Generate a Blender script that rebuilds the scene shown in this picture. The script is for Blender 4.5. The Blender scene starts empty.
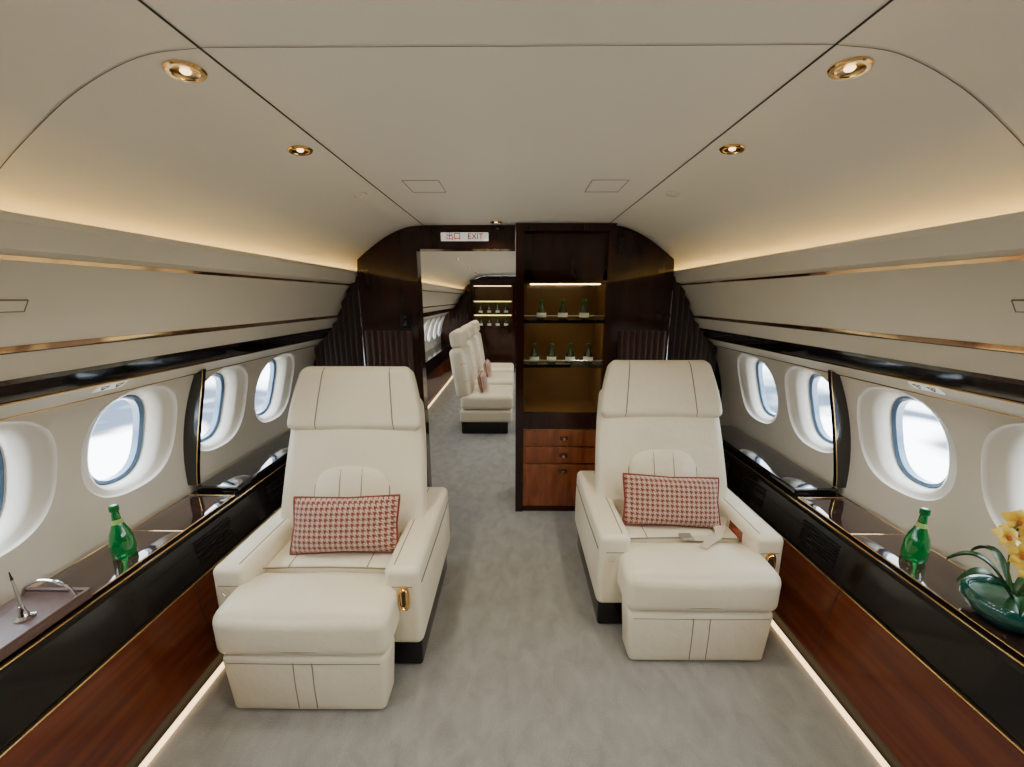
import bpy, bmesh, math, random
from mathutils import Vector, Matrix, Euler
random.seed(4)
D=bpy.data; C=bpy.context
col=C.scene.collection
pi=math.pi

# ---------------------------------------------------------------- materials
def M(name, base, rough=.5, metal=0., coat=0., col2=None, scale=5., stretch=(1,1,1), detail=4., bump=0., bscale=200., emis=None, estr=0., trans=0., ior=1.45, sheen=0., lo=.35, hi=.65, spec=None, dist=0., bdist=.004):
    m=D.materials.new(name); m.use_nodes=True
    nt=m.node_tree; b=nt.nodes['Principled BSDF']
    b.inputs['Base Color'].default_value=(*base,1)
    b.inputs['Roughness'].default_value=rough
    b.inputs['Metallic'].default_value=metal
    b.inputs['Coat Weight'].default_value=coat
    b.inputs['Coat Roughness'].default_value=.04
    b.inputs['Transmission Weight'].default_value=trans
    b.inputs['IOR'].default_value=ior
    b.inputs['Sheen Weight'].default_value=sheen
    if spec is not None: b.inputs['Specular IOR Level'].default_value=spec
    tc=nt.nodes.new('ShaderNodeTexCoord')
    if col2:
        mp=nt.nodes.new('ShaderNodeMapping'); mp.inputs['Scale'].default_value=stretch
        n=nt.nodes.new('ShaderNodeTexNoise'); n.inputs['Scale'].default_value=scale; n.inputs['Detail'].default_value=detail
        n.inputs['Distortion'].default_value=dist
        r=nt.nodes.new('ShaderNodeValToRGB')
        r.color_ramp.elements[0].position=lo; r.color_ramp.elements[0].color=(*base,1)
        r.color_ramp.elements[1].position=hi; r.color_ramp.elements[1].color=(*col2,1)
        nt.links.new(tc.outputs['Object'],mp.inputs[0]); nt.links.new(mp.outputs[0],n.inputs['Vector'])
        nt.links.new(n.outputs['Fac'],r.inputs[0]); nt.links.new(r.outputs[0],b.inputs['Base Color'])
    if bump:
        n2=nt.nodes.new('ShaderNodeTexNoise'); n2.inputs['Scale'].default_value=bscale; n2.inputs['Detail'].default_value=3
        bp=nt.nodes.new('ShaderNodeBump'); bp.inputs['Strength'].default_value=bump; bp.inputs['Distance'].default_value=bdist
        nt.links.new(tc.outputs['Object'],n2.inputs['Vector']); nt.links.new(n2.outputs['Fac'],bp.inputs['Height']); nt.links.new(bp.outputs[0],b.inputs['Normal'])
    if emis:
        b.inputs['Emission Color'].default_value=(*emis,1); b.inputs['Emission Strength'].default_value=estr
    return m

leather=M('cream_leather',(.73,.65,.475),.36,col2=(.77,.69,.515),scale=3,bump=.40,bscale=15,bdist=.012)
seamm=M('leather_seam',(.24,.18,.11),.6)
ceilm=M('ceiling_cream',(.78,.73,.61),.45,col2=(.80,.75,.63),scale=2)
binm=M('bin_cream',(.75,.695,.565),.34,col2=(.77,.715,.585),scale=2)
panelm=M('window_panel_cream',(.79,.725,.615),.26,col2=(.81,.745,.635),scale=2)
seamc=M('panel_gap',(.03,.022,.015),.7)
seamt=M('hairline_gap',(.10,.085,.065),.7)
carpet=M('carpet_grey',(.235,.222,.195),.95,col2=(.335,.318,.285),scale=14,detail=15,bump=1.,bscale=150,bdist=.008,sheen=.15,lo=.28,hi=.74,dist=.5,stretch=(1,.6,1))
dark=M('dark_mahogany_gloss',(.018,.0055,.0035),.12,coat=.35,col2=(.034,.010,.006),scale=2.5,stretch=(3,3,.5),spec=.25)
blackg=M('black_gloss',(.006,.005,.005),.1,coat=1.)
blacks=M('black_satin',(.007,.005,.005),.14,spec=.4,coat=.2)
blackm=M('black_matte',(.01,.009,.009),.5,spec=.2)
wood=M('red_mahogany_veneer',(.075,.016,.007),.22,coat=.7,col2=(.12,.027,.010),scale=4,stretch=(9,.6,9),detail=6,spec=.3)
woodv=M('red_mahogany_vertical_veneer',(.17,.042,.014),.22,coat=.6,col2=(.28,.075,.024),scale=5,stretch=(6,6,1),detail=6)
topm=M('console_top_burl',(.018,.008,.006),.03,coat=1.,col2=(.055,.024,.018),scale=6,detail=8)
brass=M('polished_brass',(.85,.55,.22),.18,metal=1.)
stripe=M('strip_painted_reflections',(.22,.10,.04),.12,metal=.95,coat=1.,col2=(.95,.66,.32),scale=2.2,stretch=(1,1.3,1),lo=.38,hi=.45)  # brown and gold patches in the colour stand in for reflections
chrome=M('chrome',(.75,.75,.76),.12,metal=1.)
warm=M('warm_led',(1,.8,.5),.5,emis=(1,.66,.20),estr=24)
warmf=M('warm_floor_led',(1,.8,.6),.5,emis=(1,.66,.30),estr=3.4)
warmn=M('niche_led',(1,.8,.5),.5,emis=(1,.66,.24),estr=16)
warmg=M('galley_led',(1,.8,.5),.5,emis=(1,.70,.34),estr=5)
bulb=M('lamp_bulb',(1,.8,.5),.5,emis=(1,.70,.35),estr=4)
nichem=M('niche_lining_bronze',(.14,.078,.029),.35,coat=.3,col2=(.18,.10,.038),scale=3)
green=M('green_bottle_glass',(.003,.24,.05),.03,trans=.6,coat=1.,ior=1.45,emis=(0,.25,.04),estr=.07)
dgreen=M('dark_green_glass',(.006,.040,.012),.06,coat=1.)
labelm=M('paper_label',(.90,.88,.78),.6)
glabel=M('green_label',(.30,.42,.12),.4)
capm=M('bottle_cap_green',(.01,.16,.04),.3,metal=.4)
framem=M('window_frame_bluegrey',(.08,.14,.22),.3,coat=.5)
teal=M('teal_lacquer',(.003,.065,.05),.1,coat=1.)
leafm=M('orchid_leaf',(.012,.05,.015),.35,col2=(.02,.08,.02),scale=20)
stemm=M('orchid_stem',(.07,.12,.03),.5)
petal=M('yellow_petal',(.85,.50,.015),.5,col2=(.90,.66,.12),scale=30)
lipm=M('orchid_lip',(.45,.12,.02),.5)
tray=M('brown_leather_tray',(.10,.055,.045),.4,bump=.2)
drape=M('brown_drape',(.042,.025,.021),.6,sheen=.3)
pleat=M('brown_pleated_leather',(.075,.036,.026),.5)
glassm=M('shelf_glass',(.30,.38,.34),.05,coat=1.)
redm=M('red_lettering',(.6,.02,.02),.5)
whitem=M('sign_white',(.8,.78,.72),.4,emis=(1,.95,.85),estr=.4)
inkm=M('grey_ink',(.03,.03,.03),.6)
maroon=M('maroon_piping',(.20,.03,.02),.7)
beltm=M('beige_webbing',(.54,.45,.31),.7)
bucklem=M('brushed_buckle',(.45,.42,.36),.45,metal=.8)

pane=D.materials.new('window_pane'); pane.use_nodes=True
nt=pane.node_tree; nt.nodes.clear()
o=nt.nodes.new('ShaderNodeOutputMaterial'); mx=nt.nodes.new('ShaderNodeMixShader'); t=nt.nodes.new('ShaderNodeBsdfTransparent'); g=nt.nodes.new('ShaderNodeBsdfGlossy')
t.inputs[0].default_value=(.93,.97,1,1); g.inputs['Roughness'].default_value=.05; mx.inputs[0].default_value=.06
nt.links.new(t.outputs[0],mx.inputs[1]); nt.links.new(g.outputs[0],mx.inputs[2]); nt.links.new(mx.outputs[0],o.inputs[0])

hound=M('houndstooth_weave',(.5,.1,.08),.85,sheen=.2)
nt=hound.node_tree; b=nt.nodes['Principled BSDF']
tc=nt.nodes.new('ShaderNodeTexCoord'); sx=nt.nodes.new('ShaderNodeSeparateXYZ'); nt.links.new(tc.outputs['Object'],sx.inputs[0])
def mth(op,a,bv):
    n=nt.nodes.new('ShaderNodeMath'); n.operation=op
    for i,v in enumerate((a,bv)):
        if isinstance(v,(int,float)): n.inputs[i].default_value=v
        else: nt.links.new(v,n.inputs[i])
    return n.outputs[0]
K=8/.023
xx=mth('MULTIPLY',sx.outputs[0],K); zz=mth('MULTIPLY',sx.outputs[2],K)
A=mth('LESS_THAN',mth('FLOORED_MODULO',xx,8),4); B_=mth('LESS_THAN',mth('FLOORED_MODULO',zz,8),4)
T=mth('LESS_THAN',mth('FLOORED_MODULO',mth('ADD',xx,zz),4),2)
res=mth('ADD',mth('MULTIPLY',T,A),mth('MULTIPLY',mth('SUBTRACT',1,T),B_))
mix=nt.nodes.new('ShaderNodeMix'); mix.data_type='RGBA'
mix.inputs[6].default_value=(.52,.37,.28,1); mix.inputs[7].default_value=(.17,.034,.020,1)
nt.links.new(res,mix.inputs[0]); nt.links.new(mix.outputs[2],b.inputs['Base Color'])

# ---------------------------------------------------------------- mesh builder
class Bd:
    def __init__(s): s.v=[];s.f=[];s.m=[];s.mats=[]
    def mi(s,mat):
        if mat not in s.mats: s.mats.append(mat)
        return s.mats.index(mat)
    def add(s,verts,faces,mat,mtx=None):
        o=len(s.v)
        for p in verts:
            p=Vector(p)
            if mtx is not None: p=mtx@p
            s.v.append(p)
        k=s.mi(mat)
        for f in faces: s.f.append([i+o for i in f]); s.m.append(k)
        return s
    def rbox(s,size,c,mat,r=.01,n=4,m=3,deform=None,puff=(0,0,0),mtx=None):
        h=[x/2 for x in size]; r=min(r,min(h)*.98)
        ax=[]
        for a in h:
            k=[-a+r*i/m for i in range(m+1)]
            inn=[-(a-r)+2*(a-r)*i/(n) for i in range(1,n)] if a-r>1e-4 else []
            L=k+inn+[-q for q in reversed(k)]
            out=[]
            for q in L:
                if not out or q-out[-1]>1e-6: out.append(q)
            ax.append(out)
        idx={};V=[];F=[]
        def gv(p):
            key=tuple(round(q,6) for q in p)
            if key in idx: return idx[key]
            core=Vector([max(-(h[i]-r),min(h[i]-r,p[i])) for i in range(3)])
            d=Vector(p)-core
            if d.length>1e-9: d=d.normalized()*r
            q=core+d
            u=[p[i]/h[i] for i in range(3)]
            for i in range(3):
                if puff[i]:
                    j,k=(i+1)%3,(i+2)%3
                    q[i]+=puff[i]*(p[i]/h[i])*(1-u[j]**2)*(1-u[k]**2)
            if deform: q=Vector(deform(q.copy(),u))
            idx[key]=len(V);V.append(q+Vector(c));return idx[key]
        for a in range(3):
            b,cc=(a+1)%3,(a+2)%3
            for sg in (-1,1):
                for i in range(len(ax[b])-1):
                    for j in range(len(ax[cc])-1):
                        qs=[]
                        for (ii,jj) in ((i,j),(i+1,j),(i+1,j+1),(i,j+1)):
                            p=[0,0,0];p[a]=sg*h[a];p[b]=ax[b][ii];p[cc]=ax[cc][jj]
                            qs.append(gv(p))
                        if sg<0: qs.reverse()
                        F.append(qs)
        return s.add(V,F,mat,mtx)
    def box(s,x0,x1,y0,y1,z0,z1,mat,mtx=None):
        V=[(x,y,z) for x in (x0,x1) for y in (y0,y1) for z in (z0,z1)]
        F=[(0,1,3,2),(4,6,7,5),(0,4,5,1),(2,3,7,6),(0,2,6,4),(1,5,7,3)]
        return s.add(V,F,mat,mtx)
    def tube(s,pts,r,mat,closed=False,n=8,mtx=None,rs=None):
        pts=[Vector(p) for p in pts];N=len(pts);V=[];F=[]
        up=None
        for i,p in enumerate(pts):
            a=pts[(i-1)%N] if (closed or i>0) else p
            b=pts[(i+1)%N] if (closed or i<N-1) else p
            t=(b-a).normalized()
            if up is None:
                up=Vector((0,0,1)) if abs(t.z)<.9 else Vector((1,0,0))
            x=(up-t*up.dot(t)).normalized(); up=x; y=t.cross(x)
            rr=rs[i] if rs else r
            for k in range(n):
                V.append(p+x*rr*math.cos(2*pi*k/n)+y*rr*math.sin(2*pi*k/n))
        for i in range(N if closed else N-1):
            j=(i+1)%N
            for k in range(n):
                F.append((i*n+k,i*n+(k+1)%n,j*n+(k+1)%n,j*n+k))
        if not closed:
            F.append(tuple(range(n-1,-1,-1)));F.append(tuple((N-1)*n+k for k in range(n)))
        return s.add(V,F,mat,mtx)
    def lathe(s,prof,mat,n=28,c=(0,0,0),mtx=None):
        V=[];F=[];P=len(prof)
        for (r,z) in prof:
            for k in range(n):
                V.append((c[0]+max(r,1e-5)*math.cos(2*pi*k/n),c[1]+max(r,1e-5)*math.sin(2*pi*k/n),c[2]+z))
        for i in range(P-1):
            for k in range(n):
                F.append((i*n+k,i*n+(k+1)%n,(i+1)*n+(k+1)%n,(i+1)*n+k))
        return s.add(V,F,mat,mtx)
    def prism(s,poly,y0,y1,mat,mtx=None,caps=True):
        N=len(poly)
        V=[(x,y0,z) for x,z in poly]+[(x,y1,z) for x,z in poly]
        F=[(i,(i+1)%N,N+(i+1)%N,N+i) for i in range(N)]
        if caps: F+= [tuple(range(N)),tuple(range(2*N-1,N-1,-1))]
        return s.add(V,F,mat,mtx)
    def ribbon(s,prof,y0,y1,mat,mtx=None,ny=1):
        N=len(prof);V=[];F=[]
        for j in range(ny+1):
            y=y0+(y1-y0)*j/ny
            V+=[(x,y,z) for x,z in prof]
        for j in range(ny):
            for i in range(N-1): F.append((j*N+i,j*N+i+1,(j+1)*N+i+1,(j+1)*N+i))
        return s.add(V,F,mat,mtx)
    def obj(s,name,parent=None,loc=(0,0,0),rot=(0,0,0),smooth=True,angle=40,fix=True,label=None,category=None,group=None,kind=None):
        me=D.meshes.new(name); me.from_pydata(s.v,[],s.f)
        for m in s.mats: me.materials.append(m)
        me.polygons.foreach_set('material_index',s.m)
        me.update()
        if fix:
            bm=bmesh.new();bm.from_mesh(me);bmesh.ops.recalc_face_normals(bm,faces=bm.faces);bm.to_mesh(me);bm.free()
        if smooth:
            me.polygons.foreach_set('use_smooth',[True]*len(me.polygons))
            me.set_sharp_from_angle(angle=math.radians(angle))
        ob=D.objects.new(name,me);col.objects.link(ob)
        ob.location=loc;ob.rotation_euler=rot
        if parent: ob.parent=parent
        tag(ob,label,category,group,kind)
        return ob
def tag(ob,label=None,category=None,group=None,kind=None):
    if label: ob['label']=label
    if category: ob['category']=category
    if group: ob['group']=group
    if kind: ob['kind']=kind
def thing(name,label,category,loc=(0,0,0),rot=(0,0,0),group=None):
    e=D.objects.new(name,None);e.empty_display_size=.1;col.objects.link(e);e.location=loc;e.rotation_euler=rot
    tag(e,label,category,group);return e
def dup(root,loc,rot=None,label=None,scale=None):
    def rec(o,par):
        c=o.copy();col.objects.link(c)
        if par: c.parent=par;
        for ch in o.children: rec(ch,c)
        return c
    r=rec(root,None); r.location=loc
    if rot is not None: r.rotation_euler=rot
    if scale: r.scale=(scale,)*3
    if label: r['label']=label
    return r
def cat(P,n=6):
    out=[];P=[Vector(p) for p in P];Q=[P[0]*2-P[1]]+P+[P[-1]*2-P[-2]]
    for i in range(1,len(Q)-2):
        for k in range(n):
            t=k/n;a,b,c,d=Q[i-1],Q[i],Q[i+1],Q[i+2]
            out.append(.5*((2*b)+(c-a)*t+(2*a-5*b+4*c-d)*t*t+(3*b-3*c+d-a)*t**3))
    out.append(P[-1]);return out

# ---------------------------------------------------------------- shell
Y0=-1.1525; YB0,YB1=2.66,2.78; YE=8.5475; YS=2.96; YN=2.90
half=[(.6,2.015)]+[tuple(p) for p in cat([(.6,2.015),(.72,2.0),(.85,1.945),(.97,1.865),(1.07,1.785),(1.16,1.70),(1.20,1.63)],5)][1:]
ceilp=[(-x,z) for x,z in reversed(half)]+[(-.3,2.015),(0,2.015),(.3,2.015)]+half
Bd().ribbon(ceilp,Y0,YE,ceilm).obj('ceiling',kind='structure',label='smooth cream curved cabin ceiling with thin panel seams',fix=False)
Bd().box(-1.64,1.64,Y0,YE,-.05,0,carpet).obj('floor',kind='structure',label='grey mottled cut-pile carpet floor',smooth=False)

def wx(z): return 1.648-.45*(z-.65)**2
def sup(th,a,b,n=2.5):
    c,s_=abs(math.cos(th)),abs(math.sin(th))
    r=1/((c/a)**n+(s_/b)**n)**(1/n)
    return r*math.cos(th),r*math.sin(th)
ZC=.967; HC=.2425
cells=[2.485-.485*i for i in range(8)][::-1]+[2.97+.485*i for i in range(12)]
def ringpts():
    out=[];z0,z1=.5,1.203;n=16
    for i in range(n): out.append((-HC+2*HC*i/n,z0-ZC))
    for i in range(n): out.append((HC,z0-ZC+(z1-z0)*i/n))
    for i in range(n): out.append((HC-2*HC*i/n,z1-ZC))
    for i in range(n): out.append((-HC,z1-ZC-(z1-z0)*i/n))
    return out
RP=ringpts();NR=len(RP);TH=[math.atan2(q[1]/.225,q[0]/.185) for q in RP]
def make_wall(name,sd):
    B=Bd()
    for yc in cells:
        if 2.7<yc<3.1:
            B.ribbon([(sd*wx(.5+.703*i/16),.5+.703*i/16) for i in range(17)],yc-HC,yc+HC,panelm);continue
        V=[];F=[]
        rings=[]
        S=[sup(t,.205,.226) for t in TH]
        for k in (0,.33,.66,1): rings.append([((RP[i][0]*(1-k)+S[i][0]*k),(RP[i][1]*(1-k)+S[i][1]*k),0) for i in range(NR)])
        for a,b,d in ((.200,.223,.009),(.193,.219,.016),(.160,.210,.024),(.147,.203,.034),(.131,.194,.062),(.124,.19,.085)):
            rings.append([(*sup(t,a,b),d) for t in TH])
        for R in rings:
            for (y,z,d) in R: V.append((sd*(wx(z+ZC)+d),yc+y,z+ZC))
        for r in range(len(rings)-1):
            for i in range(NR): F.append((r*NR+i,r*NR+(i+1)%NR,(r+1)*NR+(i+1)%NR,(r+1)*NR+i))
        B.add(V,F,panelm)
    B.ribbon([(sd*wx(.5),.5),(sd*1.6,0)],Y0,YE,panelm)
    B.ribbon([(sd*wx(1.203),1.203),(sd*1.62,1.3),(sd*1.6,1.66),(sd*1.20,1.63)],Y0,YE,panelm)
    return B.obj(name,kind='structure',label='cream moulded sidewall with oval window surrounds',angle=50,fix=False)
make_wall('wall_left',-1);make_wall('wall_right',1)
wn=0
for sd in (-1,1):
    for yc in cells:
        if 2.7<yc<3.1: continue
        wn+=1
        B=Bd();V=[];F=[]
        for a,b,d in ((.125,.191,.081),(.118,.184,.078),(.107,.174,.085),(.105,.172,.112)):
            for t in TH:
                y,z=sup(t,a,b);V.append((sd*(wx(z+ZC)+d),yc+y,z+ZC))
        for r in range(3):
            for i in range(NR): F.append((r*NR+i,r*NR+(i+1)%NR,(r+1)*NR+(i+1)%NR,(r+1)*NR+i))
        B.add(V,F,framem)
        V=[(sd*(wx(z+ZC)+.108),yc+y,z+ZC) for y,z in (sup(t,.107,.174) for t in TH)]
        B.add(V,[tuple(range(NR))],pane)
        B.obj('window_%d'%wn,kind='structure',label='oval cabin window with blue-grey inner frame',fix=False)
        if yc>-.7:
            L=D.lights.new('window_portal','AREA');L.shape='RECTANGLE';L.size=.36;L.size_y=.24;L.cycles.is_portal=True
            lo=D.objects.new('window_portal',L);col.objects.link(lo);lo.location=(sd*(wx(ZC)+.125),yc,ZC)
            lo.rotation_euler=(0,sd*pi/2,0)
outer=[(wx(.5)-.01,0.0),(wx(.5)-.01,.5)]+[(wx(.5+.7*i/8),.5+.7*i/8) for i in range(1,9)]+[(1.5,1.25),(1.3,1.5)]+[(x-.002,z-.002) for x,z in reversed(half)]
def endwall(name,y0,y1,mat,label):
    P=outer+[(-x,z) for x,z in reversed(outer)]
    return Bd().prism(P,y0,y1,mat).obj(name,kind='structure',label=label,smooth=False)
endwall('wall_back',Y0,Y0+.02,dark,'unseen end bulkhead, dark mahogany for darker reflections')  # unseen end wall, its dark finish chosen to darken gloss reflections
endwall('wall_far',YE-.03,YE,dark,'dark glossy mahogany end bulkhead')
arch_in=[(1.055,0),(1.055,1.735)]+[(x-.002,z-.002) for x,z in reversed(half) if z>1.80]
B=Bd()
B.prism([(.645,0)]+arch_in+[(.645,2.013)],YB0,YB1,dark)
B.prism([(-.655,0)]+[(-x,z) for x,z in arch_in]+[(-.0,2.013),(-.0,1.864),(-.655,1.864)],YB0,YB1,dark)
for s_ in (-1,1):
    P=[(1.0,0)]+[(x,z) for x,z in outer if x>=.99]+[(1.0,1.83)]
    B.prism([(s_*x,z) for x,z in P],YS,YS+.04,dark)
B.obj('wall_front',kind='structure',label='dark glossy mahogany arched bulkhead with doorway',smooth=False)
B=Bd();B.box(-.659,-.650,YB0-.006,YB0+.002,0,1.864,dark);B.box(-.659,0,YB0-.006,YB0+.002,1.864,1.872,dark)
B.obj('trim_1',kind='structure',label='dark door frame edge')

tn=2
for x in (-.6,.6):
    Bd().box(x-.0018,x+.0018,Y0+.03,YB0-.01,2.0125,2.0145,seamc).obj('trim_%d'%tn,kind='structure',label='thin dark ceiling panel seam',smooth=False);tn+=1
inner=[(x*.9985,z-.002) for x,z in ceilp]
Bd().ribbon(inner,.843,.845,seamt).obj('trim_%d'%tn,kind='structure',label='thin dark transverse ceiling seam',fix=False);tn+=1
for sx_ in (-1,1):
    B=Bd();x0,x1,y0,y1=sx_*.31,sx_*.46,1.69,1.87
    x0,x1=min(x0,x1),max(x0,x1);w=.002;zt=2.0145;zb=2.0132
    B.box(x0,x1,y0,y0+w,zb,zt,seamm);B.box(x0,x1,y1-w,y1,zb,zt,seamm);B.box(x0,x0+w,y0+w,y1-w,zb,zt,seamm);B.box(x1-w,x1,y0+w,y1-w,zb,zt,seamm)
    B.obj('trim_%d'%tn,kind='structure',label='outline of ceiling access hatch',smooth=False);tn+=1

# ---------------------------------------------------------------- bins and rails
binface=[tuple(p) for p in cat([(1.06,1.727),(1.10,1.685),(1.135,1.638),(1.18,1.575),(1.228,1.50),(1.272,1.42),(1.345,1.338)],4)]
def mirror(P,s_): return [(s_*x,z) for x,z in P]
def offs(P,d):
    out=[]
    for i,p in enumerate(P):
        a=Vector(P[max(0,i-1)]);b=Vector(P[min(len(P)-1,i+1)]);t=(b-a).normalized()
        n=Vector((t.y,-t.x))
        if n.x>0:n=-n
        out.append((p[0]+n.x*d,p[1]+n.y*d))
    return out
def lerp_prof(P,z0,z1,n=5):
    def at(z):
        for i in range(len(P)-1):
            if P[i][1]>=z>=P[i+1][1]:
                k=(P[i][1]-z)/(P[i][1]-P[i+1][1]+1e-9);return (P[i][0]+(P[i+1][0]-P[i][0])*k,z)
        return P[-1]
    return [at(z0+(z1-z0)*i/n) for i in range(n+1)]
def bins(sd,y0,y1,near):
    e=thing('overhead_bin','long cream overhead bin with glossy gold and brown inlay strips','overhead bin')
    P=binface+[(1.58,1.338),(1.58,1.60),(1.195,1.625),(1.09,1.655),(1.072,1.725)]
    Bd().prism(mirror(P,sd),y0,y1,binm).obj('bin_body',e,angle=30)
    for z0,z1 in ((1.645,1.635),(1.432,1.417)):
        Q=lerp_prof(binface,z0,z1,4);O=offs(Q,.003)
        Bd().prism(mirror(Q+O[::-1],sd),y0,y1,stripe).obj('inlay_strip',e,label='glossy gold and brown strip with painted reflections',angle=30)
    for zt in (1.649,1.417):
        Q=lerp_prof(binface,zt,zt-.0035,1);O=offs(Q,.0022)
        Bd().prism(mirror(Q+O[::-1],sd),y0,y1,seamc).obj('gap',e)
    Bd().box(min(sd*1.095,sd*1.115),max(sd*1.095,sd*1.115),y0+.01,y1-.01,1.668,1.676,warm).obj('cove_light',e,label='warm LED strip in the cove')
    if near:
        yy=.89;Bo=Bd();hw=.065
        Q1=lerp_prof(binface,1.545,1.520,3);O1=offs(Q1,.003)
        Bo.prism(mirror(Q1+O1[::-1],sd),yy-hw,yy+hw,binm)
        for za,zb in ((1.547,1.545),(1.520,1.518)):
            Q2=lerp_prof(binface,za,zb,1);O2=offs(Q2,.004);Bo.prism(mirror(Q2+O2[::-1],sd),yy-hw-.002,yy+hw+.002,seamm)
        for yq in (yy-hw-.002,yy+hw):
            Q2=lerp_prof(binface,1.547,1.518,3);O2=offs(Q2,.004);Bo.prism(mirror(Q2+O2[::-1],sd),yq,yq+.002,seamm)
        Bo.obj('bin_latch',e,label='flush cream latch panel')
    return e
def rail(sd,y0,y1,near):
    e=thing('service_rail','black gloss service rail with cream underside and brass line','service rail')
    Bd().prism(mirror([(1.352,1.336),(1.358,1.322),(1.420,1.266),(1.425,1.262),(1.59,1.262),(1.59,1.336)],sd),y0,y1,blackg).obj('rail_band',e,angle=15,label='black gloss band')
    Bd().prism(mirror([(1.427,1.260),(1.475,1.225),(1.50,1.205),(1.51,1.200),(1.59,1.21),(1.59,1.260)],sd),y0,y1,binm).obj('rail_underside',e,angle=30,label='cream lower rail')
    Bd().tube([(sd*1.424,y0,1.260),(sd*1.424,y1,1.260)],.0025,brass).obj('brass_line',e,label='thin brass line')
    Bd().tube([(sd*1.503,y0,1.203),(sd*1.503,y1,1.203)],.003,brass).obj('brass_line',e,label='thin brass line')
    if near:
        ang=math.atan2(.035,.048)
        mt=Matrix.Translation((sd*1.450,1.33,1.2425))@Matrix.Rotation(sd*(ang),4,'Y')
        Bo=Bd()
        Bo.box(-.019,.019,-.05,.05,-.0035,-.0005,whitem,mtx=mt)
        for yy in (-.025,.025):
            for (xa,ya,xb,yb) in ((-.012,-.014,-.012,.014),(-.012,-.014,.012,0),(.012,0,-.012,.014)):
                Bo.tube([(sd*xa,yy+ya,-.0042),(sd*xb,yy+yb,-.0042)],.0013,inkm,n=5,mtx=mt)
            Bo.box(-.006,.002,yy-.0015,yy+.0015,-.0045,-.0035,inkm,mtx=mt)
        Bo.obj('passenger_sign',e,label='small white sign with triangular symbols')
for sd in (-1,1):
    bins(sd,Y0+.03,YN,True);rail(sd,Y0+.03,YN,True)
    bins(sd,YS+.05,YE-.04,False);rail(sd,YS+.05,YE-.04,False)

for sd in (-1,1):
    zs=[.628+.568*i/10 for i in range(11)]
    prof=[(wx(z)+.002,z) for z in zs]
    O=[(1.600-.128*((z-.628)/.568)**1.25,z) for z in zs]
    O=[(min(o[0],p[0]-.03),o[1]) for o,p in zip(O,prof)]
    O[-1]=(1.470,1.222)
    e=thing('window_post','slim black gloss pillar with brass edge between window panels','pillar')
    Bd().prism(mirror(prof+O[::-1],sd),1.765,1.787,blackg).obj('post_body',e,angle=30)
    Bd().tube([(sd*(x-.001),1.765,z) for x,z in O],.0018,brass,n=6).obj('brass_edge',e,label='thin brass edge')

# ---------------------------------------------------------------- consoles
def console(sd,y0,y1,near):
    e=thing('side_console','long black gloss sideboard with mahogany doors and brass lines','sideboard')
    m=lambda P:mirror(P,sd)
    Bd().prism(m([(1.366,.59),(1.366,.578),(1.355,.57),(1.335,.40),(1.325,.395),(1.57,.395),(1.63,.578),(1.63,.59)]),y0,y1,blacks).obj('console_body',e,angle=30,label='black gloss upper body')
    Bd().prism(m([(1.318,.394),(1.272,.055),(1.57,.055),(1.57,.394)]),y0,y1,wood).obj('door_panel',e,label='red mahogany door panel',smooth=False)
    Bd().box(*sorted((sd*1.275,sd*1.57)),y0,y1,.0,.054,blackm).obj('plinth',e,label='recessed black plinth')
    Bd().box(*sorted((sd*1.245,sd*1.263)),y0+.02,y1-.02,.002,.012,warmf).obj('floor_light',e,label='warm LED floor light strip')
    Bd().tube([(sd*1.366,y0,.587),(sd*1.366,y1,.587)],.003,brass).obj('brass_line',e,label='thin brass line')
    Bd().tube([(sd*1.324,y0,.397),(sd*1.324,y1,.397)],.0035,brass).obj('brass_line',e,label='thin brass line')
    if near:
        Bd().rbox((.225,1.24,.010),(sd*1.498,1.10,.595),topm,r=.003).obj('table_top',e,label='polished burl table leaf')
        B=Bd()
        for (a,b) in (((1.384,.485),(1.384,1.72)),((1.612,.485),(1.612,1.72)),((1.384,1.72),(1.612,1.72))):
            B.tube([(sd*a[0],a[1],.599),(sd*b[0],b[1],.599)],.0025,brass)
        B.tube([(sd*1.384,1.42,.6005),(sd*1.612,1.42,.6005)],.0012,brass)
        B.obj('table_edge',e,label='brass table edging')
        Bd().rbox((.22,.98,.035),(sd*1.50,2.25,.6075),blackg,r=.008).obj('ledge',e,label='raised black ledge')
        for yv in (1.52,2.0,2.35):
            B=Bd()
            for k in range(7):
                z=.440+k*.016;x=1.335+(z-.40)/.17*.02-.0025
                B.box(*sorted((sd*(x-.001),sd*(x+.006))),yv-.10,yv+.10,z,z+.007,blackm)
            B.obj('vent_grille',e,label='black louvred vent')
        for yv in (.2,1.35):
            Bd().prism(m([(1.317,.392),(1.271,.057),(1.2695,.057),(1.3155,.392)]),yv-.0015,yv+.0015,seamc).obj('door_gap',e)
    return e
for sd in (-1,1):
    console(sd,Y0+.03,2.78,True);console(sd,YS+.05,YE-.04,False)

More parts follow.
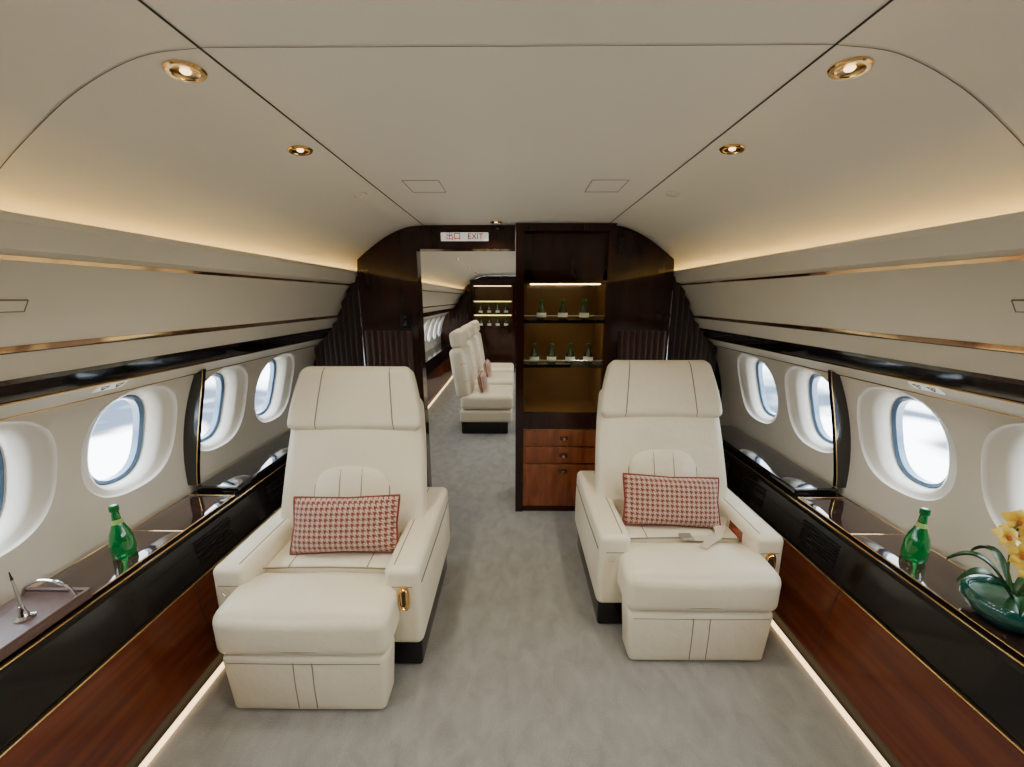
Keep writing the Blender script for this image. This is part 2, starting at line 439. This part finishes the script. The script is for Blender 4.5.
# ---------------------------------------------------------------- downlights
def downlight(x,y,lit,energy=22):
    z=2.013
    sl=0
    if abs(x)>.6:
        for i in range(len(half)-1):
            if half[i][0]<=abs(x)<=half[i+1][0]:
                k=(abs(x)-half[i][0])/(half[i+1][0]-half[i][0]);z=half[i][1]*(1-k)+half[i+1][1]*k
                sl=math.atan2(half[i][1]-half[i+1][1],half[i+1][0]-half[i][0])*(1 if x>0 else -1)
    e=thing('ceiling_downlight','small brass recessed ceiling spotlight' if lit else 'small flush cream ceiling nozzle','ceiling light',(x,y,z-.001),(0,sl,0))
    s_=.74 if lit else .7
    ring=brass if lit else binm
    Bd().lathe([(.034*s_,-.001),(.037*s_,-.005),(.046*s_,-.005),(.050*s_,-.002),(.050*s_,0)],ring).obj('trim_ring',e)
    Bd().lathe([(.034*s_,-.003),(.026*s_,-.0015),(.014*s_,-.001)],ring,n=24).obj('reflector',e)
    Bd().lathe([(.014*s_,-.001),(.011*s_,-.004),(0,-.005)],bulb if lit else binm,n=20).obj('bulb',e)
    if lit:
        L=D.lights.new('downlight_lamp','SPOT');L.energy=energy;L.color=(1,.93,.80);L.spot_size=2.3;L.spot_blend=.9;L.shadow_soft_size=.05
        lo=D.objects.new('downlight_lamp',L);col.objects.link(lo);lo.parent=e;lo.location=(0,0,-.03)
for sd in (-1,1):
    downlight(sd*.68,.907,True);downlight(sd*.68,1.34,True);downlight(sd*.70,1.86,False);downlight(sd*.68,.2,True);downlight(sd*.68,-.5,True)
downlight(-.12,2.55,True,5)
for y in (3.6,4.8,6.0,7.2): downlight(-.68,y,True,24);downlight(.68,y,True,24)

# ---------------------------------------------------------------- chair
CH='cream leather cabin armchairs'
TH_=-math.radians(20)
def build_chair():
    e=thing('lounge_chair','wide cream leather cabin armchair with leg rest and black base','armchair',group=CH)
    Bd().rbox((.775,.62,.168),(0,.11,.0855),blacks,r=.015).obj('chair_base',e,label='black gloss pedestal base')
    def df(q,u):
        q.x*=1-.03*(1-u[2]); return q
    B=Bd().rbox((.62,.12,.25),(0,-.335,.130),leather,r=.022,n=8,deform=df,puff=(0,.008,0))
    for x in (-.035,.035): B.tube([(x,-.4000,.03),(x,-.4027,.13),(x,-.4000,.235)],.0020,seamm,n=6)
    B.tube([(-.285,-.395,.230),(0,-.3983,.230),(.285,-.395,.230)],.0018,seamm,n=6)
    B.obj('leg_rest',e,angle=60)
    def ds(q,u):
        k=min(1,max(0,(q.y-.045)/.04)); q.x*=1-.135*k
        if u[1]<0: q.z-=.012*u[1]*u[1]
        if u[2]>0: q.z+=.003*math.sin(q.x*17+q.y*9)*u[2]
        return q
    B=Bd().rbox((.65,.25,.182),(0,-.28,.356),leather,r=.046,n=14,m=4,deform=ds,puff=(0,.008,.006))
    B.rbox((.545,.40,.12),(0,.045,.393),leather,r=.025,n=8,puff=(0,0,.008))
    B.tube([(-.27,-.158,.446),(-.15,-.158,.451),(0,-.158,.453),(.15,-.158,.451),(.27,-.158,.446)],.0035,seamm,n=6)
    for x in (-.165,.165): B.tube([(x,-.155,.4525),(x,0,.4590),(x,.15,.4575)],.0025,seamm,n=6)
    B.tube([(-.29,-.402,.296),(0,-.410,.296),(.29,-.402,.296)],.0022,seamm,n=6)
    B.obj('seat_cushion',e,angle=60)
    for sx_ in (-1,1):
        def da(q,u):
            if u[2]>0: q.x+= -sx_*.004*u[2]
            return q
        B=Bd().rbox((.138,.69,.352),(0,0,0),leather,r=.028,n=8,m=4,deform=da,puff=(.003,0,.003))
        B.tube([(sx_*.0695,-.315,.10),(sx_*.0717,0,.10),(sx_*.0695,.315,.10)],.0022,seamm,n=6)
        B.tube([(-.040,-.3455,.10),(.040,-.3455,.10)],.002,seamm,n=6)
        B.tube([(-sx_*.035,-.315,.1765),(-sx_*.035,0,.1787),(-sx_*.035,.315,.1765)],.0024,seamm,n=6)
        arm=B.obj('armrest',e,loc=(sx_*.342,.085,.346),angle=60)
        if sx_>0:
            B=Bd();P=[]
            for k in range(28):
                y_,z_=sup(2*pi*k/28,.023,.055,3);P.append((y_,z_))
            B.prism(P,-.004,.004,brass)
            B.tube([(x*.72,-.006,z*.8) for x,z in P],.0035,brass,closed=True,n=6)
            B.rbox((.014,.006,.062),(0,-.006,0),seamc,r=.002)
            B.obj('latch',arm,loc=(.005,-.349,.050),label='oval brass release latch')
        else:
            Bd().lathe([(0,0),(.013,0),(.015,.003),(.015,.006)],chrome,n=24,mtx=Matrix.Rotation(pi/2,4,'X')@Matrix.Translation((0,0,-.002))).obj('button',arm,loc=(-.015,-.3455,.07),label='round metal button')
    s_,c_=math.sin(-TH_),math.cos(TH_)
    Yb,Zb=.125,.37
    def db(q,u):
        k=(u[2]+1)/2
        q.x*=1-.115*k**2.4
        q.y-=.036*abs(u[0])**3
        if q.y<0: q.y-=.016*math.exp(-((k-.62)/.16)**2)*(1-u[0]**2)
        return q
    B=Bd().rbox((.70,.14,.735),(0,0,.3675),leather,r=.060,n=12,m=5,deform=db,puff=(0,.010,0))
    # mounting pad behind the headrest
    B.rbox((.44,.075,.28),(0,.022,.73),leather,r=.03,n=6)
    B.obj('backrest',e,loc=(0,Yb,Zb),rot=(TH_,0,0),angle=60)
    def bp(l,f):
        return (0,Yb+l*s_-f*c_,Zb+l*c_-f*s_)
    def arch(hw,zb,zt,n=24):
        out=[(hw,zb)]
        for k in range(n+1):
            a=pi*k/n; cc,ss=math.cos(a),math.sin(a)
            r=1/((abs(cc)/hw)**3+(ss/(.13))**3)**(1/3)
            out.append((r*cc,zt-.13+r*ss))
        out.append((-hw,zb));return out
    A1=arch(.178,-.20,.180);B=Bd()
    A2=[(x*.985,z-.002) for x,z in A1];A3=[(x*.93,z-.010 if z>0 else z) for x,z in A1];A4=[(x*.5,z-.035 if z>0 else z) for x,z in A1]
    n_=len(A1);V=[]
    for L_,y in ((A1,.04),(A1,-.010),(A2,-.020),(A3,-.030),(A4,-.036)): V+=[(x,y,z) for x,z in L_]
    F=[]
    for r in range(4):
        for i in range(n_-1): F.append((r*n_+i,r*n_+i+1,(r+1)*n_+i+1,(r+1)*n_+i))
        F.append((r*n_+n_-1,r*n_,(r+1)*n_,(r+1)*n_+n_-1))
    F.append(tuple(4*n_+i for i in range(n_)))
    B.add(V,F,leather)
    for x in (-.052,.052): B.tube([(x,-.0355,-.19),(x,-.0365,0),(x,-.0355,.13),(x,-.030,.164)],.0024,seamm,n=6)
    B.tube([(x*1.012,-.008,z+.002) for x,z in A1],.0045,seamm,n=6)
    B.obj('lumbar_cushion',e,loc=bp(.262,.094),rot=(TH_,0,0),angle=45)
    HX,HZ,HT,HR=.328,.158,.050,.038
    def dh(q,u):
        k=(u[2]+1)/2
        q.x*=1.0-.19*k**1.7
        q.y-=.034*abs(u[0])**2.6
        return q
    B=Bd().rbox((2*HX,2*HT,2*HZ),(0,0,0),leather,r=HR,n=12,m=4,deform=dh,puff=(0,.010,.005))
    for sg in (-1,1):
        pts=[]
        for k in range(13):
            zz_=-.150+.300*k/12; x=sg*(.192-.030*(k/12))
            w_=HX*(1-.19*((zz_/HZ+1)/2)**1.7)
            yy=-HT-.010*(1-(x/w_)**2)*(1-(zz_/HZ)**2)-.034*abs(x/w_)**2.6
            e_=max(0,abs(zz_)-(HZ-HR)); yy+=HR-math.sqrt(max(0,HR**2-e_**2))
            pts.append((x,yy-.001,zz_))
        B.tube(pts,.0028,seamm,n=6)
    B.obj('headrest',e,loc=bp(.755,.072),rot=(TH_+.03,0,0),angle=60)
    return e
c1=build_chair(); c1.location=(-.782,1.550,0)
c2=dup(c1,(.788,1.765,0),label='wide cream leather cabin armchair with loose seat belt on the seat')
arm2=[o for o in c2.children if o.name.startswith('armrest') and o.location.x>0][0]
B=Bd().rbox((.005,.11,.055),(0,0,0),woodv,r=.002);B.rbox((.003,.035,.012),(-.0025,0,.004),redm,r=.001)
B.obj('control_panel',arm2,loc=(-.0715,-.20,.115),label='small mahogany control panel')
def strap(pts,w=.022):
    V=[];F=[]
    pts=[Vector(p) for p in pts]
    for i,p in enumerate(pts):
        t=(pts[min(i+1,len(pts)-1)]-pts[max(i-1,0)]).normalized();n=t.cross(Vector((0,0,1))).normalized()
        for s_,zz_ in ((-1,0),(1,0),(1,.003),(-1,.003)): V.append(p+n*w*s_+Vector((0,0,zz_)))
    for i in range(len(pts)-1):
        for k in range(4): F.append((i*4+k,i*4+(k+1)%4,(i+1)*4+(k+1)%4,(i+1)*4+k))
    F+=[(0,1,2,3),tuple(len(V)-4+k for k in (3,2,1,0))]
    return V,F
B=Bd()
V,F=strap(cat([(.262,-.01,.470),(.20,-.11,.466),(.12,-.175,.464),(.01,-.180,.464)],5),.019);B.add(V,F,beltm)
B.obj('seat_belt',c2,label='beige webbing lap belt')
B=Bd()
V,F=strap(cat([(.19,-.07,.474),(.16,-.17,.471),(.09,-.215,.467),(.05,-.25,.464)],5),.016);B.add(V,F,beltm)
B.obj('seat_belt',c2,label='beige webbing lap belt')
Bd().rbox((.055,.045,.014),(.005,-.18,.473),bucklem,r=.004).obj('belt_buckle',c2,label='metal buckle')

def far_chair():
    e=thing('cabin_seat','upright cream leather seat with black base beyond the doorway','seat',group='upright cream seats beyond the doorway')
    Bd().rbox((.52,.54,.15),(0,.02,.076),blacks,r=.015).obj('seat_base',e,label='black gloss base')
    Bd().rbox((.60,.60,.15),(0,0,.225),leather,r=.03,n=6).obj('seat_skirt',e)
    Bd().rbox((.62,.60,.17),(0,-.01,.385),leather,r=.05,n=8,puff=(0,0,.008)).obj('seat_cushion',e,angle=60)
    th=-math.radians(8)
    B=Bd().rbox((.60,.16,.58),(0,0,.29),leather,r=.06,n=8,puff=(0,.015,0))
    for z in (.20,.40): B.tube([(-.302,-.03,z),(-.27,-.078,z),(0,-.092,z),(.27,-.078,z),(.302,-.03,z)],.003,seamm,n=6)
    B.obj('backrest',e,loc=(0,.25,.43),rot=(th,0,0),angle=60)
    Bd().rbox((.54,.13,.20),(0,0,0),leather,r=.05,n=8,puff=(0,.012,0)).obj('headrest',e,loc=(0,.25+.67*.139-.015,.43+.67*.99),rot=(th,0,0),angle=60)
    return e
f1=far_chair();f1.location=(-.33,4.50,0);f1.rotation_euler=(0,0,pi/2)
far=[f1,dup(f1,(-.33,5.35,0)),dup(f1,(-.33,6.2,0))]

def pillow(loc,rot,label,w=.47,h=.24,t=.12):
    B=Bd();n=22;V=[];F=[]
    for sg in (-1,1):
        o=len(V)
        for i in range(n+1):
            for j in range(n+1):
                u=-1+2*i/n;v=-1+2*j/n
                x=u*w/2*(1-.045*(1-abs(v))*abs(u)**3);z=v*h/2*(1-.07*(1-abs(u))*abs(v)**3)
                th_=max(0,(1-u**4)*(1-v**4))**.55
                V.append((x,sg*(t/2*th_*(1-.15*u*u)+.0005),z))
        for i in range(n):
            for j in range(n):
                q=(o+i*(n+1)+j,o+(i+1)*(n+1)+j,o+(i+1)*(n+1)+j+1,o+i*(n+1)+j+1)
                F.append(q if sg<0 else q[::-1])
    B.add(V,F,hound)
    ed=[]
    def ep(u,v):
        return (u*w/2*(1-.045*(1-abs(v))*abs(u)**3),0,v*h/2*(1-.07*(1-abs(u))*abs(v)**3))
    k=16
    for i in range(k): ed.append(ep(-1+2*i/k,-1))
    for i in range(k): ed.append(ep(1,-1+2*i/k))
    for i in range(k): ed.append(ep(1-2*i/k,1))
    for i in range(k): ed.append(ep(-1,1-2*i/k))
    B.tube(ed,.0055,maroon,closed=True,n=8)
    return B.obj('throw_pillow',loc=loc,rot=rot,label=label,category='pillow',angle=80,fix=False,group='houndstooth lumbar pillows')
pillow((-.748,1.518,.572),(-.38,-.015,.02),'red and cream houndstooth lumbar pillow with maroon piping')
pillow((.772,1.731,.572),(-.38,.035,-.03),'red and cream houndstooth lumbar pillow leaning behind a seat belt')
for o_ in far[:2]:
    pillow((o_.location.x-.06,o_.location.y,.585),(-.16,0,pi/2),'small houndstooth pillow on a seat beyond the doorway',w=.36,h=.2,t=.10)

# ---------------------------------------------------------------- bottles
def bottle_at(loc,label,sc=(1,1,1),small=False,group=None,gm=green):
    e=thing('glass_bottle',label,'bottle',loc,group=group);e.scale=sc
    pr=[(0,0),(.033,0),(.037,.008),(.0385,.03),(.037,.070),(.031,.100),(.020,.130),(.0135,.158),(.0115,.190),(.0145,.193),(.0145,.200),(.0115,.202)]
    Bd().lathe(pr,gm,n=32).obj('bottle_body',e,angle=50)
    Bd().lathe([(.0148,.193),(.0152,.199),(.0148,.212),(.011,.215),(0,.215)],capm,n=24).obj('bottle_cap',e)
    if small: Bd().lathe([(.0392,.028),(.0388,.068),(.0375,.074)],labelm,n=32).obj('bottle_label',e)
    else: Bd().lathe([(.0142,.158),(.0185,.140)],glabel,n=32).obj('bottle_label',e)
    return e
b1=bottle_at((-1.478,1.27,.6005),'bright green glass water bottle on the console table',(.95,.95,.95))
b2=dup(b1,(1.488,1.27,.6005),label='bright green glass water bottle beside the orchid')

# ---------------------------------------------------------------- display cabinet
def cabinet():
    e=thing('display_cabinet','tall dark mahogany cabinet with lit bottle niches and three drawers','cabinet')
    x0,x1,y0,y1=0.004,.640,2.58,2.98
    B=Bd()
    B.box(x0,x0+.055,y0,y1,0,2.010,dark);B.box(.598,x1,y0,y1,0,2.010,dark)
    B.box(x0+.055,.598,y1-.03,y1,0,2.010,dark)
    B.box(x0+.055,.598,y0,y1-.03,1.965,2.010,dark)
    B.box(x0+.055,.598,y0+.06,y1-.03,1.662,1.965,dark)
    B.box(x0+.055,.598,y0+.002,y1-.03,1.645,1.662,dark)
    B.box(x0+.055,.598,y0+.01,y1-.03,.0,.04,dark)
    B.box(x0+.055,.598,y0+.002,y1-.03,.645,.765,dark)
    B.obj('cabinet_body',e,smooth=False)
    B=Bd();B.box(.060,.597,y1-.036,y1-.031,.766,1.644,nichem);B.box(.060,.064,y0+.03,y1-.036,.766,1.644,nichem);B.box(.593,.597,y0+.03,y1-.036,.766,1.644,nichem)
    B.box(.060,.597,y0+.02,y1-.036,.766,.770,nichem)
    B.obj('niche_lining',e,smooth=False,label='warm bronze niche lining')
    for z,hh in ((1.405,.012),(1.105,.012)):
        B=Bd();B.box(.0645,.5925,y0+.02,y1-.037,z-hh,z,glassm)
        B.obj('shelf',e,smooth=False,label='glass shelf')
        B=Bd();B.box(.060,.597,y0+.004,y0+.018,z-.02,z+.002,blackg)
        B.tube([(.060,y0+.012,z+.030),(.597,y0+.012,z+.030)],.003,chrome)
        B.obj('shelf_rail',e,label='black shelf edge with metal gallery rail')
    for za in (1.636,1.384,1.084):
        Bd().box(.10,.56,y0+.03,y0+.042,za,za+.006,warmn).obj('niche_light',e,label='warm LED strip')
    for i,(za,zb) in enumerate(((.515,.640),(.385,.510),(.045,.380))):
        d=Bd().rbox((.536,.03,zb-za-.006),(0,0,0),woodv,r=.003).obj('drawer',e,loc=(.328,y0+.013,(za+zb)/2),label='red mahogany drawer front')
        B=Bd();B.rbox((.060,.006,.028),(0,-.018,0),seamc,r=.002)
        B.lathe([(0,0),(.009,0),(.009,.014),(.012,.018),(.010,.024),(0,.025)],brass,n=20,mtx=Matrix.Translation((0,-.02,0))@Matrix.Rotation(pi/2,4,'X'))
        B.obj('knob',d,loc=(.02,0,(zb-za)/2-.06 if i<2 else (zb-za)/2-.05),label='brass knob on dark plate')
    B=Bd()
    for z in (.642,.512,.382): B.box(.060,.597,y0-.001,y0+.004,z-.0015,z+.0015,brass)
    B.obj('brass_inlay',e,smooth=False)
    return e
cabinet()
G='small dark green bottles with pale labels on the cabinet shelves'
sb=bottle_at((.18,2.66,1.4055),'small dark green bottle with pale label on lit shelf',(.84,.84,.64),True,G,dgreen)
for x in (.325,.47): dup(sb,(x,2.66,1.4055))
for x in (.135,.255,.385,.51): dup(sb,(x,2.66,1.1055))

e=thing('exit_sign','white illuminated exit sign with red lettering above the doorway','sign',(-.33,YB0-.008,1.940))
Bd().rbox((.31,.014,.052),(0,0,0),whitem,r=.003).obj('sign_panel',e)
cu=D.curves.new('txt','FONT');cu.body='\u51fa\u53e3   EXIT';cu.size=.050;cu.align_x='CENTER';cu.align_y='CENTER';cu.extrude=.0006;cu.offset=.0006
to=D.objects.new('txt',cu);col.objects.link(to)
C.view_layer.update()
me=D.meshes.new_from_object(to.evaluated_get(C.evaluated_depsgraph_get()));D.objects.remove(to)
me.materials.clear();me.materials.append(redm)
tx=D.objects.new('sign_lettering',me);col.objects.link(tx);tx.parent=e;tx.location=(0,-.0078,0);tx.rotation_euler=(pi/2,0,0)

roof=binface+[(1.352,1.336),(1.358,1.320),(1.425,1.260),(1.475,1.225),(1.51,1.198),(1.6,1.19)]
def binz(x):
    x=abs(x)
    for i in range(len(roof)-1):
        if roof[i][0]<=x<=roof[i+1][0]:
            k=(x-roof[i][0])/(roof[i+1][0]-roof[i][0]);return roof[i][1]*(1-k)+roof[i+1][1]*k
    return 1.72
def pleats(name,p0,p1,z0,z1,mat,n,amp,label,cat_):
    B=Bd();N=n*8;V=[];F=[]
    p0=Vector(p0);p1=Vector(p1);d=(p1-p0).normalized();nn=Vector((d.y,-d.x))
    if nn.y>0: nn=-nn
    for i in range(N+1):
        p=p0+(p1-p0)*i/N;q=p+nn*amp*(.5-.5*math.cos(2*pi*n*i/N));bk=p-nn*.010
        zt=z1 if z1 else min(binz(p.x),binz(q.x),1.70)-.006
        V+=[(q.x,q.y,z0),(q.x,q.y,zt),(bk.x,bk.y,zt),(bk.x,bk.y,z0)]
    for i in range(N):
        for k in range(4): F.append((i*4+k,i*4+(k+1)%4,(i+1)*4+(k+1)%4,(i+1)*4+k))
    F+=[(0,1,2,3),(N*4,N*4+1,N*4+2,N*4+3)]
    B.add(V,F,mat);return B.obj(name,label=label,category=cat_,angle=70)
for s_ in (-1,1):
    pleats('pleated_panel',(s_*1.035,YB0-.014),(s_*.71,YB0-.014),.002,1.33,pleat,8,.022,'brown pleated leather panel on the bulkhead','wall panel')
    pleats('curtain',(s_*1.07,2.70),(s_*1.53,2.93),.002,None,drape,9,.035,'dark brown gathered curtain beside the window','curtain')
    Bd().tube([(s_*1.052,2.652,0),(s_*1.052,2.652,1.60)],.004,chrome).obj('curtain_edge_line',label='slim polished vertical line at the curtain edge',category='trim')  # slim chrome line drawn upright along the curtain edge
e=thing('wall_handset','small black handset unit on the bulkhead','handset',(-.745,YB0-.014,1.40))
Bd().rbox((.07,.025,.11),(0,0,0),blackm,r=.006).obj('handset_base',e)
Bd().rbox((.03,.012,.07),(0,-.016,0),blackg,r=.004).obj('handset_screen',e)

# ---------------------------------------------------------------- desk tray, pen, arc
e=thing('desk_tray','brown leather desk tray with chrome handle on the console','tray',(-1.475,.93,.6005),(0,0,.0))
B=Bd();B.rbox((.21,.26,.026),(0,0,.014),tray,r=.005)
B.rbox((.21,.012,.012),(0,.124,.030),tray,r=.003);B.rbox((.21,.012,.012),(0,-.124,.030),tray,r=.003);B.rbox((.012,.24,.012),(.099,0,.030),tray,r=.003)
B.obj('tray_body',e)
B=Bd();B.tube([(-.085+.17*k/14,.10,.030+.055*math.sin(pi*k/14)**.5) for k in range(15)],.005,chrome)
B.obj('tray_handle',e,label='curved chrome handle')
e=thing('pen_stand','slim metal desk pen standing on a small round base','pen',(-1.445,.945,.6285))
B=Bd();B.lathe([(0,0),(.022,0),(.022,.004),(.012,.010),(.006,.03),(.005,.04),(.0,.041)],chrome,n=24);B.obj('pen_base',e)
B=Bd();B.tube([(0,0,.035),(-.004,.002,.08),(-.010,.005,.125)],.004,bucklem,rs=[.0045,.004,.003]);B.obj('pen_barrel',e)
B=Bd();B.tube([(-.010,.005,.124),(-.013,.006,.150)],.005,blackg,rs=[.0035,.0012]);B.obj('pen_cap',e)

# ---------------------------------------------------------------- orchid
e=thing('potted_orchid','yellow orchid with dark leaves in a teal lacquer bowl','plant',(1.475,.985,.6005));e.scale=(.93,.93,.93)
Bd().lathe([(0,0),(.055,0),(.062,.008),(.090,.03),(.108,.06),(.106,.085),(.098,.094),(.090,.090),(.088,.072),(0,.072)],teal,n=40).obj('bowl',e,angle=60)
Bd().lathe([(0,.090),(.03,.088),(.06,.082),(.087,.074)],leafm,n=20).obj('moss',e)
def leaf(ang,L,w,up):
    B=Bd();V=[];F=[];n=12
    for i in range(n+1):
        t=i/n;r=L*t;z=.085+up*math.sin(t*2.2)*L-.25*L*t*t;ww=w*math.sin(pi*min(1,t*.92+.06))**.7
        V+=[(r,-ww,z+.012),(r,0,z),(r,ww,z+.012)]
    for i in range(n):
        for k in (0,1): F.append((i*3+k,(i+1)*3+k,(i+1)*3+k+1,i*3+k+1))
    B.add(V,F,leafm,mtx=Matrix.Rotation(ang,4,'Z'));B.obj('leaf',e,angle=80,fix=False)
for a,L,w,up in ((pi*.95,.16,.016,.6),(pi*.75,.15,.014,.8),(pi*1.25,.12,.014,.4),(.3,.10,.014,.7),(pi*.5,.13,.014,1.),(-.9,.11,.014,.5)): leaf(a,L,w,up)
def flower(pos,rx,rz,s_=1.):
    B=Bd();mt=Matrix.Translation(pos)@Euler((rx,0,rz)).to_matrix().to_4x4()
    for k in range(5):
        a=2*pi*k/5+pi/2;L=.034*s_;w=(.016 if k in(1,4) else .011)*s_
        V=[];F=[];n=8
        for i in range(n+1):
            t=i/n;ww=w*math.sin(pi*(.08+.92*t)) if t<1 else .001;z=.009*math.sin(t*3)
            V+=[(L*t,-ww,z-.005),(L*t,0,z),(L*t,ww,z-.005)]
        for i in range(n):
            for q in (0,1): F.append((i*3+q,(i+1)*3+q,(i+1)*3+q+1,i*3+q+1))
        B.add(V,F,petal,mtx=mt@Matrix.Rotation(a,4,'Z'))
    B.rbox((.012,.016,.012),(0,-.006,.008),lipm,r=.005,mtx=mt)
    B.obj('flower',e,angle=80,fix=False)
stem=cat([(0,0,.085),(-.015,.02,.19),(-.025,.02,.29),(-.05,.0,.35),(-.10,-.02,.335)],6)
Bd().tube(stem,.0028,stemm,n=8).obj('stem',e)
stem2=cat([(.01,0,.085),(.0,-.02,.18),(-.01,-.03,.26),(-.06,-.03,.28)],6)
Bd().tube(stem2,.0028,stemm,n=8).obj('stem',e)
for p,rz in (((-.03,.02,.31),.2),((-.055,.0,.36),-.3),((-.11,-.02,.325),.4),((-.065,-.035,.27),-.2),((.01,-.03,.24),.5),((.0,.015,.36),0),((.035,-.01,.30),.2),((-.02,-.03,.215),-.1)):
    flower(p,1.15,rz-.5,1.1)

# ---------------------------------------------------------------- far cabin display
e=thing('galley_cabinet','dark galley cabinet with lit shelves and bottles at the far end','cabinet',(-.46,YE-.5,0))
B=Bd();B.box(-.46,-.41,0,.46,0,1.91,dark);B.box(.41,.46,0,.46,0,1.91,dark);B.box(-.41,.41,.43,.46,0,1.91,dark);B.box(-.41,.41,0,.43,0,.95,dark);B.box(-.41,.41,0,.43,1.8,1.91,dark)
B.obj('cabinet_body',e,smooth=False)
Bd().box(-.405,.405,.42,.428,.951,1.799,nichem).obj('niche_lining',e)
for z in (1.22,1.50):
    Bd().box(-.408,.408,.03,.41,z-.015,z,glassm).obj('shelf',e)
for z in (1.785,1.474,1.194):
    Bd().box(-.38,.38,.03,.05,z,z+.01,warmg).obj('niche_light',e)
for z in (.9505,1.2205):
    for x in (-.27,-.09,.09,.27):
        q=dup(sb,(-.46+x,YE-.3,z),label='dark green bottle on a far galley shelf');q.scale=(1.1,1.1,1)

# ---------------------------------------------------------------- world, camera
w=D.worlds.new('World');C.scene.world=w;w.use_nodes=True
nt=w.node_tree;nt.nodes.clear()
o=nt.nodes.new('ShaderNodeOutputWorld');bg=nt.nodes.new('ShaderNodeBackground');tc=nt.nodes.new('ShaderNodeTexCoord');sp=nt.nodes.new('ShaderNodeSeparateXYZ');rp=nt.nodes.new('ShaderNodeValToRGB')
mr=nt.nodes.new('ShaderNodeMapRange');mr.inputs[1].default_value=-1;mr.inputs[2].default_value=1
nz=nt.nodes.new('ShaderNodeTexNoise');nz.inputs['Scale'].default_value=5;nz.inputs['Detail'].default_value=2
mp=nt.nodes.new('ShaderNodeMapping');mp.inputs['Scale'].default_value=(1,1,3.5)
nt.links.new(tc.outputs['Generated'],mp.inputs[0]);nt.links.new(mp.outputs[0],nz.inputs['Vector'])
ma=nt.nodes.new('ShaderNodeMath');ma.operation='MULTIPLY_ADD';ma.inputs[1].default_value=.12;ma.inputs[2].default_value=-.06
ad=nt.nodes.new('ShaderNodeMath');ad.operation='ADD'
nt.links.new(nz.outputs['Fac'],ma.inputs[0])
nt.links.new(tc.outputs['Generated'],sp.inputs[0]);nt.links.new(sp.outputs[2],mr.inputs[0]);nt.links.new(mr.outputs[0],ad.inputs[0]);nt.links.new(ma.outputs[0],ad.inputs[1]);nt.links.new(ad.outputs[0],rp.inputs[0])
cr=rp.color_ramp;cr.elements[0].position=.0;cr.elements[0].color=(.7,.7,.68,1);cr.elements[1].position=1;cr.elements[1].color=(.75,.87,1,1)
for pos,c in ((.365,(.75,.77,.78)),(.38,(.05,.065,.085)),(.397,(.045,.06,.085)),(.41,(.4,.45,.50)),(.452,(.8,.84,.88)),(.462,(.04,.06,.085)),(.474,(.06,.085,.12)),(.487,(.9,.95,1))):
    a=cr.elements.new(pos);a.color=(*c,1)
nt.links.new(rp.outputs[0],bg.inputs[0]);bg.inputs[1].default_value=15.5;nt.links.new(bg.outputs[0],o.inputs[0])

cam=D.cameras.new('Camera');cam.lens=384/1024*36;cam.sensor_width=36;cam.clip_start=.02
co=D.objects.new('Camera',cam);col.objects.link(co);co.location=(0,0,1.55);co.rotation_euler=(math.radians(90-12.55),0,math.radians(.45))
C.scene.camera=co
